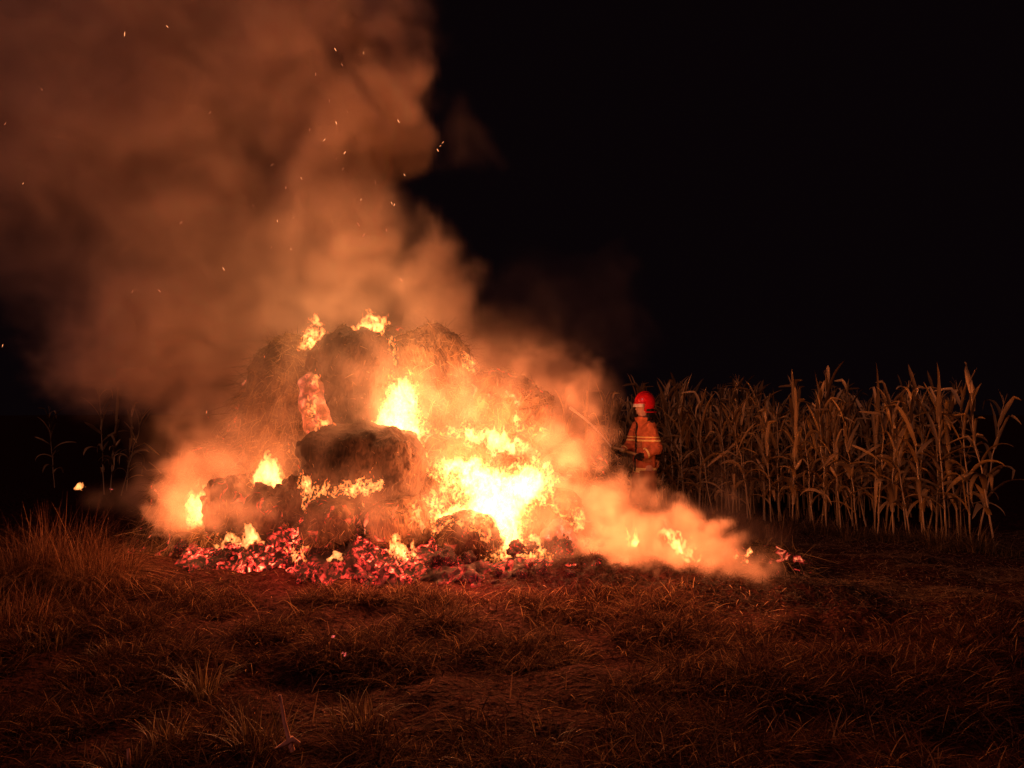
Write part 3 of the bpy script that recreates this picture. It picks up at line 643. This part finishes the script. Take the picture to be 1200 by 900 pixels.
# ------------------------------------------------------------------ corn
def corn_variant(seed, h, lush=1.0):
    r = np.random.default_rng(seed)
    lean = r.normal(0, .05, 2); crook = r.normal(0, .035, (9, 2)); crook[0] = 0
    zs = np.linspace(0, h, 9)
    cen = np.stack([lean[0] * zs + crook[:, 0] * zs / h * .6, lean[1] * zs + crook[:, 1] * zs / h * .6, zs], 1)
    rad = np.linspace(.013, .004, 9)
    t = np.linspace(0, 2 * np.pi, 7, endpoint=False)
    v = cen[:, None] + np.stack([np.cos(t), np.sin(t), t * 0], 1)[None] * rad[:, None, None]
    f = [(k * 7 + j, k * 7 + (j + 1) % 7, k * 7 + 7 + (j + 1) % 7, k * 7 + 7 + j) for k in range(8) for j in range(7)]
    stalk = mesh_np('stalk', v, np.array(f), M['stalk'], True)
    def cat_(z): return np.array([np.interp(z, zs, cen[:, 0]), np.interp(z, zs, cen[:, 1]), z])
    parts = []
    nl = int(r.integers(9, 13) * lush)
    az = r.uniform(0, 6.28)
    for k in range(nl):
        z = h * (.18 + .80 * (k + r.random() * .6) / nl); az += math.pi + r.normal(0, .45)
        top = z / h
        L = r.uniform(.45, .85) * (1 if top < .85 else .7)
        ang = R(r.uniform(5, 26) if top > .62 else r.uniform(15, 55))
        droop = r.uniform(.1, .6) if top > .55 else r.uniform(.5, 1.9)
        if r.random() < .16: droop += 1.3
        S_ = 11; p = cat_(z).copy(); dr = ang; w0 = r.uniform(.042, .075); tw = r.normal(0, 1.0); azk = az
        rows = []
        kink = r.integers(3, 9) if r.random() < .35 else -1
        for s in range(S_ + 1):
            u = s / S_
            d = np.array([math.sin(dr) * math.cos(azk), math.sin(dr) * math.sin(azk), math.cos(dr)])
            sd = np.array([-math.sin(azk), math.cos(azk), 0]); nn = np.cross(sd, d)
            a = tw * u; sv = sd * math.cos(a) + nn * math.sin(a); nv = np.cross(d, sv)
            w = w0 * (math.sin(math.pi * min(1, .22 + u * .78)) ** .6) * (1 if u < .98 else .3) * r.uniform(.8, 1.1)
            fold = .35 + .5 * u
            rows += [p - sv * w * .5 + nv * w * fold * .5, p.copy(), p + sv * w * .5 + nv * w * fold * .5]
            p = p + d * L / S_
            dr += droop / S_ * (1 + 1.2 * u) + (1.1 if s == kink else 0); azk += r.normal(0, .06)
            dr = min(dr, 3.05)
        f2 = []
        for s in range(S_):
            for j in range(2): f2.append((s * 3 + j, s * 3 + j + 1, s * 3 + j + 4, s * 3 + j + 3))
        parts.append((np.array(rows), np.array(f2)))
    if r.random() < .7:      # dried husk round the ear
        z = h * r.uniform(.42, .55); b = cat_(z); a = r.uniform(0, 6.28); dv = unit(np.array([math.cos(a) * .5, math.sin(a) * .5, .8]))
        e1 = unit(np.cross(dv, [0, 0, 1])); e2 = np.cross(dv, e1)
        vs = [b + dv * l + (e1 * math.cos(t_) + e2 * math.sin(t_)) * q_ for l, q_ in ((0, .01), (.06, .028), (.14, .030), (.2, .018), (.24, .003)) for t_ in np.linspace(0, 6.28, 6, endpoint=False)]
        parts.append((np.array(vs), np.array([(k * 6 + j, k * 6 + (j + 1) % 6, k * 6 + 6 + (j + 1) % 6, k * 6 + 6 + j) for k in range(4) for j in range(6)])))
    # tassel
    n = 7; b = np.repeat(cat_(h)[None], n, 0); a = r.uniform(0, 6.28, n)
    parts.append(ribbons(b, unit(np.stack([np.cos(a) * .3, np.sin(a) * .3, np.ones(n)], 1)), np.stack([-np.sin(a), np.cos(a), a * 0], 1), r.uniform(.1, .22, n), np.full(n, .008), np.stack([np.cos(a) * .2, np.sin(a) * .2, -a * 0], 1), 3, .4))
    v, f = joinm(parts)
    return stalk, mesh_np('foliage', v, f, M['leaf'])
variants = [corn_variant(500 + k, h) for k, h in enumerate((1.95, 2.05, 1.85, 2.1, 1.9, 2.0, 1.8, 2.15, 1.95, 1.75))]
def corn(x, y, label, group, k=None, s=None, rz=None):
    o = empty('corn_plant', (x, y, float(hgt(x, y)) - .01), random.uniform(0, 6.28) if rz is None else rz)
    st, lf = variants[random.randrange(10) if k is None else k]
    s = s or random.uniform(.74, .97); o.scale = (s, s, s)
    lean_ = .035 if random.random() < .7 else .13
    o.rotation_euler[0] = random.gauss(0, lean_); o.rotation_euler[1] = random.gauss(0, lean_)
    link('stalk', st, o); link('foliage', lf, o)
    return tag(o, label, 'corn plant', group)
EA, EB = np.array([1.0, 11.9]), np.array([5.75, 8.75])
ed = (EB - EA) / np.linalg.norm(EB - EA); en = np.array([-ed[1], ed[0]]);
if en[1] < 0: en = -en
Lr = np.linalg.norm(EB - EA)
ORD = 'last,second,third,fourth,fifth,sixth,seventh,eighth,ninth,tenth,eleventh,twelfth,thirteenth,fourteenth,fifteenth,sixteenth,seventeenth,eighteenth,nineteenth,twentieth'.split(',')
lone = {k: ('thin dry corn plant standing last at the right end of the front row' if k == 0 else w + ' dry corn plant of the front row counted from its right end') for k, w in enumerate(ORD)}
for row in range(7):
    s = Lr - random.uniform(0, .1) - row * .2; k = 0
    while s > -.1:
        q = EA + ed * s + en * (row * .52 + random.uniform(-.06, .06))
        if row == 0: lab, grp = lone.get(k, 'dry corn plant in the front row close behind the firefighter'), 'corn plants in the front row of the field'
        else: lab, grp = 'dry corn plant standing in the rows behind the front one, half hidden', 'corn plants in the rows behind the front one'
        o = corn(q[0], q[1], lab, grp, s=random.uniform(.92, 1.0) if row < 2 and k < 4 else None)
        s -= random.uniform(.14, .27) if row else random.uniform(.16, .30); k += 1
for k, (px, Yd) in enumerate(((66, 15.5), (124, 14.5), (131, 14.8), (143, 14.2), (150, 15))):
    corn(P(px, 500, Yd)[0], Yd, 'faint corn plant in the dark behind the heap at left', 'corn plants in the dark behind the heap')

# ------------------------------------------------------------------ tufts and weeds
def tuft(label, x, y, n, h, spread, mat='tuft', w=.006, bendk=.7, group=None, name='grass_tuft', cat='grass tuft'):
    a = rng.uniform(0, 6.28, n); r0 = spread * .35 * np.sqrt(rng.random(n))
    root = np.stack([np.cos(a) * r0, np.sin(a) * r0, np.full(n, -.02)], 1)
    b = a + rng.normal(0, .8, n)
    d = unit(np.stack([np.cos(b) * .35 * rng.random(n), np.sin(b) * .35 * rng.random(n), np.ones(n)], 1))
    side = np.stack([-np.sin(b), np.cos(b), b * 0], 1)
    bend = np.stack([np.cos(b), np.sin(b), -np.full(n, .75)], 1) * (bendk * rng.random((n, 1)))
    v, f = ribbons(root, d, side, h * rng.uniform(.4, 1, n), w * rng.uniform(.6, 1.4, n), bend, 5, .1)
    o = link(name, mesh_np(name, v, f, M[mat]), None, (x, y, float(hgt(x, y)))); return tag(o, label, cat, group)
for px, py, n, h, sp_, lab in ((238, 800, 110, .36, .25, 'tall grass tuft in the foreground left of centre, two crossed seed stems rising from it'),
                         (305, 870, 120, .34, .35, 'dense arching dry tuft beside the bent reddish stick'),
                         (200, 860, 80, .22, .3, 'low dry tuft left of the dense arching tuft'),
                         (425, 840, 110, .22, .45, 'spreading tuft of dry blades right of the bent reddish stick'),
                         (740, 880, 120, .17, .5, 'greenish tuft at the bottom edge right of centre'),
                         (640, 860, 70, .16, .35, 'thin low tuft at the bottom edge near the centre'),
                         (560, 890, 70, .16, .35, 'thin tuft at the very bottom, between the centre tuft and the spreading one'),
                         (150, 895, 70, .2, .3, 'dry tuft at the bottom left corner area'), (60, 760, 80, .22, .4, 'dim tuft near the left edge below the weeds'),
                         (135, 770, 80, .2, .4, 'dim tuft between the left edge tuft and the tall foreground tuft'), (855, 895, 60, .13, .3, 'small tuft at the bottom edge, right of the greenish one')):
    g = G(px, py); tuft(lab, g[0], g[1], n, h, sp_)
for px, py, h, lab in ((30, 700, .72, 'feathery dry weed clump at the left edge of the field'), (80, 690, .78, 'tallest feathery reddish weed clump at left below the lone flame'),
                       (115, 700, .5, 'low feathery weed clump right of the tallest weed clump'), (5, 740, .4, 'dim weed clump cut off by the left edge')):
    g = G(px, py); tuft(lab, g[0], g[1], 1100, h, .9, mat='weed', w=.0045, bendk=1.9, name='weed_clump', cat='weeds')
g = G(850, 640)
for px, py, h, lab in ((800, 618, .4, 'low reddish weeds behind the low smoke below the firefighter'), (860, 630, .45, 'low reddish weeds between the smoke and the corn'), (900, 636, .3, 'last low weeds at the corn edge right of the smoke')):
    g = G(px, py); tuft(lab, g[0], g[1], 900, h, .8, mat='weed', w=.004, bendk=.7, name='weed_clump', cat='weeds')

for k in range(22):
    q = EA + ed * (Lr * (k + .5 * random.random()) / 21.5) - en * random.uniform(.0, .35)
    tuft('low dry weeds at the foot of the corn in the front row', q[0], q[1], 260, random.uniform(.22, .5), .6, mat='tuft', w=.008, bendk=1.4, name='weed_clump', cat='weeds', group='weeds along the foot of the corn')

# bent stick in the foreground
def tube(pts, rad, mat, name, sides=8):
    pts = np.array(pts, float); n = len(pts); rad = np.broadcast_to(rad, n)
    tg = unit(np.gradient(pts, axis=0)); up = np.array([.3, .1, 1.]) if abs(tg[0] @ np.array([0, 0, 1])) < .9 else np.array([1., .2, 0])
    V_ = []
    e1 = unit(np.cross(tg[0], up))
    for k in range(n):
        e1 = unit(e1 - (e1 @ tg[k]) * tg[k]); e2 = np.cross(tg[k], e1)
        t_ = np.linspace(0, 2 * np.pi, sides, endpoint=False)
        V_.append(pts[k] + (np.cos(t_)[:, None] * e1 + np.sin(t_)[:, None] * e2) * rad[k])
    V_ = np.concatenate(V_); f = [(k * sides + j, k * sides + (j + 1) % sides, (k + 1) * sides + (j + 1) % sides, (k + 1) * sides + j) for k in range(n - 1) for j in range(sides)]
    f += [(0, 1, 2, 3), (0, 3, 4, 5), (0, 5, 6, 7)] if sides == 8 else []
    me = mesh_np(name, V_, np.array(f), mat, True); return me
M['stick'] = mat_plain('bare_stick', (.50, .24, .17), .7, .3, 30, .3)
Ys = 3.55
st = link('bent_stick', tube([P(327, 815, Ys), P(331, 830, Ys), P(333, 845, Ys), P(337, 860, Ys), P(341, 874, Ys), P(343, 880, Ys)], [.005, .008, .009, .010, .013, .012], M['stick'], 'bent_stick'))
tag(st, 'bent reddish bare stick standing in the foreground, forked where it meets the ground', 'stick')
link('fork', tube([P(322, 878, Ys - .05), P(333, 872, Ys - .02), P(342, 866, Ys), P(351, 871, Ys + .02)], [.005, .011, .015, .007], M['stick'], 'fork'), st)
link('fork', tube([P(324, 813, Ys), P(329, 815, Ys), P(331, 828, Ys)], [.002, .004, .005], M['stick'], 'fork'), st)
for px, py, lab in ((150, 892, 'short pale stub poking up at the bottom left'), ):
    g = G(px, py); g[2] = float(hgt(g[0], g[1]))
    o = link('straw_stub', tube([(0, 0, 0), (.004, 0, .04), (.0, 0, .09)], [.008, .009, .007], M['stick'], 'straw_stub'), None, tuple(g)); tag(o, lab, 'straw stub')

# ------------------------------------------------------------------ firefighter (faces the fire, towards -x; camera sees the left side)
FX, FY = P(755, 500, 9.7)[0], 9.7
FZ = float(hgt(FX, FY))
M['skin'] = mat_plain('skin', (.55, .34, .24), .55, .4, 12, .1)
M['coat'] = mat_plain('turnout_cloth', (.50, .16, .07), .85, .2, 14, .25, .01)
M['trouser'] = mat_plain('turnout_trousers', (.32, .14, .07), .85, .2, 14, .25, .01)
M['band'] = mat_plain('reflective_band', (.90, .78, .30), .4, .6, 20, .1)
M['black'] = mat_plain('black_rubber', (.02, .018, .018), .6, .4, 20, .3)
M['helmet'] = mat_plain('red_helmet', (.62, .015, .02), .25, .6, 5, .08)
M['visor'] = mat_plain('visor', (.75, .70, .62), .2, .6, 5, .05)
M['metal'] = mat_plain('brass_metal', (.35, .28, .16), .35, .6, 20, .2)
def U(p, items, k=.03):
    d = None
    for it in items:
        e = cap(p, *it) if len(it) == 4 else ell(p, *it)
        d = e if d is None else smin(d, e, k)
    return d
SH_L, EL_L, WR_L = (.0, -.18, 1.44), (.07, -.23, 1.18), (-.14, -.20, 1.09)
SH_R, EL_R, WR_R = (-.01, .20, 1.44), (-.10, .26, 1.18), (-.33, .06, 1.13)
def body_fn(p):
    d = U(p, [((.01, 0, .98), (.01, 0, 1.40), .095, .095), ((0, -.1, .95), (0, -.12, .5), .085, .06), ((0, .1, .95), (0, .12, .5), .085, .06), ((0, -.12, .5), (.02, -.13, .1), .058, .04), ((0, .12, .5), (.02, .13, .1), .058, .04),
               (SH_L, EL_L, .055, .042), (EL_L, WR_L, .042, .028), (SH_R, EL_R, .055, .042), (EL_R, WR_R, .042, .028), ((0, 0, 1.42), (-.02, 0, 1.56), .06, .055)], .05)
    hd = U(p, [((-.005, 0, 1.70), (.10, .078, .115)), ((-.045, 0, 1.625), (.055, .05, .05)), ((-.02, 0, 1.66), (.085, .066, .07))], .03)
    face = U(p, [((-.108, 0, 1.70), (-.125, 0, 1.665), .010, .014), ((-.096, -.02, 1.628), (-.096, .02, 1.628), .009, .009), ((-.092, -.02, 1.617), (-.092, .02, 1.617), .010, .010),
                 ((-.092, -.04, 1.722), (-.092, .04, 1.722), .013, .013), ((0, -.082, 1.67), (.008, -.084, 1.70), .012, .016), ((0, .082, 1.67), (.008, .084, 1.70), .012, .016)], .012)
    hd = smin(hd, face, .012)
    for s in (-1, 1): hd = np.maximum(hd, -(np.linalg.norm(p - np.array([-.102, s * .031, 1.700], np.float32), axis=-1) - .013))
    return smin(d, hd, .03)
person = link('person', sdf_mesh('person', body_fn, (-.45, -.4, .02), (.3, .4, 1.87), .009, M['skin']), None, (FX, FY, FZ))
person.scale = (.94, .94, 1.03); person.rotation_euler[2] = R(18)
tag(person, 'person in firefighter gear and red helmet facing the fire, aiming a thin water jet', 'person')
def coat_fn(p):
    d = U(p, [((0, 0, 1.0), (0, 0, 1.36), .14, .13), ((.0, -.07, 1.0), (.0, -.10, 1.38), .125, .105), ((.0, .07, 1.0), (.0, .10, 1.38), .125, .105), ((.01, 0, .90), (.01, 0, 1.0), .165, .15),
               (SH_L, EL_L, .082, .070), (EL_L, WR_L, .068, .052), (SH_R, EL_R, .082, .070), (EL_R, WR_R, .068, .052)], .035)
    d = d + .016 * fbm(p * np.array([9, 9, 6], np.float32), 3, 77) + .014 * np.abs(noise(p * np.array([14, 14, 22], np.float32) + fbm(p * 5, 2, 78)[..., None], 79))
    d = np.maximum(d, .84 + .012 * noise(p * 6, 4) - p[..., 2])
    col = np.abs(np.sqrt((p[..., 0] + .01) ** 2 + p[..., 1] ** 2) - (.088 + (p[..., 2] - 1.46) * .25)) - .013
    col = np.maximum(col, np.abs(p[..., 2] - 1.50) - .065 - .015 * noise(p * 12, 8))
    d = smin(d, col, .02)
    for wrp, el in ((WR_L, EL_L), (WR_R, EL_R)):
        a = np.array(wrp); n0 = unit(a - np.array(el)); d = np.maximum(d, np.where(np.linalg.norm(p - a.astype(np.float32), axis=-1) < .12, ((p - a.astype(np.float32)) @ n0.astype(np.float32)), -1))
    return d
link('coat', sdf_mesh('coat', coat_fn, (-.5, -.42, .8), (.34, .42, 1.62), .011, M['coat']), person)
def trou_fn(p):
    d = U(p, [((0, -.09, .93), (-.01, -.125, .5), .13, .105), ((0, .09, .93), (-.02, .125, .5), .13, .105), ((-.01, -.125, .5), (.02, -.135, .10), .105, .10), ((-.02, .125, .5), (.02, .135, .10), .105, .10)], .05) + .016 * fbm(p * 8, 3, 99)
    return np.maximum(np.maximum(d, .10 - p[..., 2]), p[..., 2] - .90)
link('trousers', sdf_mesh('trousers', trou_fn, (-.3, -.32, .03), (.3, .32, .96), .013, M['trouser']), person)
for s in (-1, 1):
    def boot(p, s=s):
        d = U(p, [((.02, s * .135, .16), (.02, s * .135, .07), .062, .058), ((.03, s * .135, .045), (-.15, s * .15, .04), .052, .045)], .03)
        return np.maximum(d, .003 - p[..., 2])
    link('boot', sdf_mesh('boot', boot, (-.25, s * .135 - .12, -.02), (.14, s * .135 + .12, .24), .01, M['black']), person)
# bands: hem, chest, cuff, sleeve, trouser leg
def shell(fn, off, lo, hi, name, bx, axisf=None, vox=.008, rad=None):
    def g(p):
        z = p[..., 2] if axisf is None else axisf(p)
        if rad: return np.maximum(np.maximum(np.maximum(fn(p) - off, lo - z), z - hi), np.linalg.norm(p - rad[0].astype(np.float32), axis=-1) - rad[1])
        return np.maximum(np.maximum(fn(p) - off, lo - z), z - hi)
    return sdf_mesh(name, g, bx[0], bx[1], vox, M['band'])
link('reflective_band', shell(coat_fn, .006, .87, .93, 'reflective_band', ((-.3, -.3, .8), (.3, .3, 1.0))), person)
link('reflective_band', shell(coat_fn, .006, 1.262, 1.285, 'reflective_band', ((-.45, -.42, 1.2), (.34, .42, 1.36))), person)
link('reflective_band', shell(coat_fn, .006, 1.305, 1.322, 'reflective_band', ((-.45, -.42, 1.2), (.34, .42, 1.36))), person)
for el, wr in ((EL_L, WR_L), (EL_R, WR_R)):
    e_, w_ = np.array(el), np.array(wr); n0 = unit(w_ - e_).astype(np.float32); Lw = np.linalg.norm(w_ - e_)
    link('reflective_band', shell(coat_fn, .005, Lw * .62, Lw * .62 + .028, 'reflective_band', (w_ - .16, w_ + .16), lambda p, e_=e_, n0=n0: (p - e_.astype(np.float32)) @ n0, rad=(e_ + n0 * Lw * .66, .085)), person)
for s in (-1, 1):
    link('reflective_band', shell(trou_fn, .006, .30, .36, 'reflective_band', ((-.2, s * .14 - .135, .25), (.2, s * .14 + .135, .42))), person)
coat_o = next(c for c in person.children if c.name.startswith('coat'))
def on_coat(name, lo, hi, off, mat, vox=.007):
    lo = np.array(lo); hi = np.array(hi)
    def g(p):
        c = (lo + hi) / 2; h = (hi - lo) / 2
        return np.maximum(np.maximum(coat_fn(p) - off, -(coat_fn(p) + .004)), np.max(np.abs(p - c.astype(np.float32)) - h.astype(np.float32), -1))
    return link(name, sdf_mesh(name, g, lo - .03, hi + .03, vox, mat), coat_o)
on_coat('pocket', (-.12, -.22, 1.0), (.0, -.08, 1.12), .012, M['trouser'])
on_coat('pocket', (-.20, -.13, 1.18), (-.03, -.02, 1.25), .012, M['trouser'])
on_coat('shoulder_strap', (-.02, -.24, 1.34), (.03, .24, 1.60), .010, M['black'])
on_coat('back_strap', (.05, -.10, .95), (.22, -.06, 1.50), .010, M['black'])
on_coat('front_flap', (-.22, -.025, .88), (-.02, .025, 1.50), .008, M['black'])
# gloved hands closed on the nozzle
NZ0, NZ1 = np.array([.10, -.14, 1.02]), np.array([-.52, -.02, 1.20])
nd = unit(NZ1 - NZ0)
def glove(wr, grip, sgn):
    wr = np.array(wr); gr = np.array(grip); d = unit(gr - wr)
    nrm = unit(np.cross(nd, d)) * sgn
    pal = wr + d * .045
    items = [(tuple(wr - d * .02), tuple(pal), .036, .036)]
    for k, o_ in enumerate((-.033, -.011, .011, .033)):
        base_ = pal + d * .03 + nd * o_
        L_ = (.030, .034, .032, .026)[k]
        p1 = base_ + d * L_ * .7 + nrm * .018; p2 = p1 + nrm * L_ - d * .004; p3 = p2 - d * L_ * .8 + nrm * .006
        items += [(tuple(pal + nd * o_ * .7), tuple(base_), .017, .0115), (tuple(base_), tuple(p1), .0115, .0105), (tuple(p1), tuple(p2), .0105, .010), (tuple(p2), tuple(p3), .010, .009)]
    t1 = wr + d * .03 - nd * .04 * 1; t2 = t1 + d * .03 + nrm * .025 - nd * .012; t3 = t2 + d * .012 + nrm * .028 + nd * .006
    items += [(tuple(wr + d * .015), tuple(t1), .018, .014), (tuple(t1), tuple(t2), .014, .012), (tuple(t2), tuple(t3), .012, .010)]
    lo = np.min([np.minimum(i[0], i[1]) for i in items], 0) - .03; hi = np.max([np.maximum(i[0], i[1]) for i in items], 0) + .03
    return sdf_mesh('glove', lambda p: U(p, items, .006), lo, hi, .0045, M['black'])
link('glove', glove(WR_L, tuple(NZ0 + nd * .26), 1), person)
link('glove', glove(WR_R, tuple(NZ0 + nd * .44), -1), person)
# helmet
def helm(p):
    q = p - np.array([.012, 0, 1.745], np.float32)
    dome = np.sqrt(((q / np.array([.150, .125, .140], np.float32)) ** 2).sum(-1)) - 1
    dome = dome * .125
    inner = (np.sqrt(((q / np.array([.135, .11, .125], np.float32)) ** 2).sum(-1)) - 1) * .11
    side = np.where(p[..., 0] > -.045, 1.625, 1.735)
    d = np.maximum(np.maximum(dome, -inner), side - p[..., 2])
    crest = np.maximum(np.sqrt((q[..., 0] / .158) ** 2 + (q[..., 2] / .15) ** 2) * .15 - .15, np.abs(q[..., 1]) - .012); crest = np.maximum(crest, .0 - q[..., 2])
    crest = np.maximum(crest, -inner)
    rim = np.maximum(np.abs(np.sqrt((q[..., 0] / .158) ** 2 + (q[..., 1] / .133) ** 2) * .14 - .138) - .010, np.abs(p[..., 2] - np.where(p[..., 0] > -.045, 1.628, 1.738)) - .008)
    return smin(smin(d, crest, .01), rim, .006)
he = link('helmet', sdf_mesh('helmet', helm, (-.2, -.17, 1.6), (.22, .17, 1.92), .006, M['helmet']), person)
def vis(p):
    q = p - np.array([-.005, 0, 1.735], np.float32)
    s = np.abs(np.sqrt((q[..., 0] / .150) ** 2 + (q[..., 1] / .128) ** 2) * .14 - .14) - .004
    return np.maximum(np.maximum(s, p[..., 0] + .07), np.abs(p[..., 2] - 1.712) - .022)
link('visor', sdf_mesh('visor', vis, (-.2, -.16, 1.65), (0, .16, 1.8), .005, M['visor']), he)
link('neck_flap', sdf_mesh('neck_flap', lambda p: np.maximum(np.abs(np.sqrt(((p[..., 0] - .01) / .115) ** 2 + (p[..., 1] / .10) ** 2) * .11 - .11 - .01 * noise(p * 9, 3)) - .006, np.maximum(np.abs(p[..., 2] - 1.60) - .075, -.02 - p[..., 0])),
                           (-.16, -.16, 1.5), (.18, .16, 1.7), .007, M['black']), he)
# nozzle, hose and the jet of water
rot = Matrix.Rotation(R(18), 3, 'Z')
def FW(v): w = rot @ Vector((v[0] * .94, v[1] * .94, v[2] * 1.03)); return np.array([w.x + FX, w.y + FY, w.z + FZ])
nzl = link('nozzle', tube([FW(NZ0 + nd * t) for t in (.14, .2, .201, .46, .461, .52, .521, .62)], [.026, .026, .019, .019, .030, .030, .016, .011], M['metal'], 'nozzle'))
tag(nzl, 'brass hose nozzle held at the waist by the firefighter', 'nozzle')
pts = [FW(q) for q in (NZ0 + nd * .15, NZ0 + nd * .05, NZ0 - nd * .03, np.array([.14, -.12, .96]), np.array([.13, -.02, .86]), np.array([.10, .12, .70]), np.array([.08, .24, .48]), np.array([.08, .32, .25]),
                           np.array([.12, .40, .09]), np.array([.25, .50, .04]), np.array([.5, .62, .03]), np.array([.9, .60, .03]), np.array([1.3, .45, .03]))]
hose = link('fire_hose', tube(pts, .024, M['trouser'], 'fire_hose')); tag(hose, 'fire hose running from the nozzle back to the ground beside the corn', 'hose')
mw_, nw, lw = newmat('water'); bw = nw['Principled BSDF']; bw.inputs['Base Color'].default_value = (.85, .85, .85, 1); bw.inputs['Roughness'].default_value = .3
bw.inputs['Alpha'].default_value = .75
j0 = FW(NZ1); j1 = P(668, 478, 9.0)
js = [j0 + (j1 - j0) * t + np.array([0, 0, .10 * 4 * t * (1 - t) * .4]) for t in np.linspace(0, 1, 14)]
jet = link('water_jet', tube(js, np.linspace(.009, .020, 14), mw_, 'water_jet')); tag(jet, 'thin jet of water arching from the nozzle up into the smoke', 'water jet')
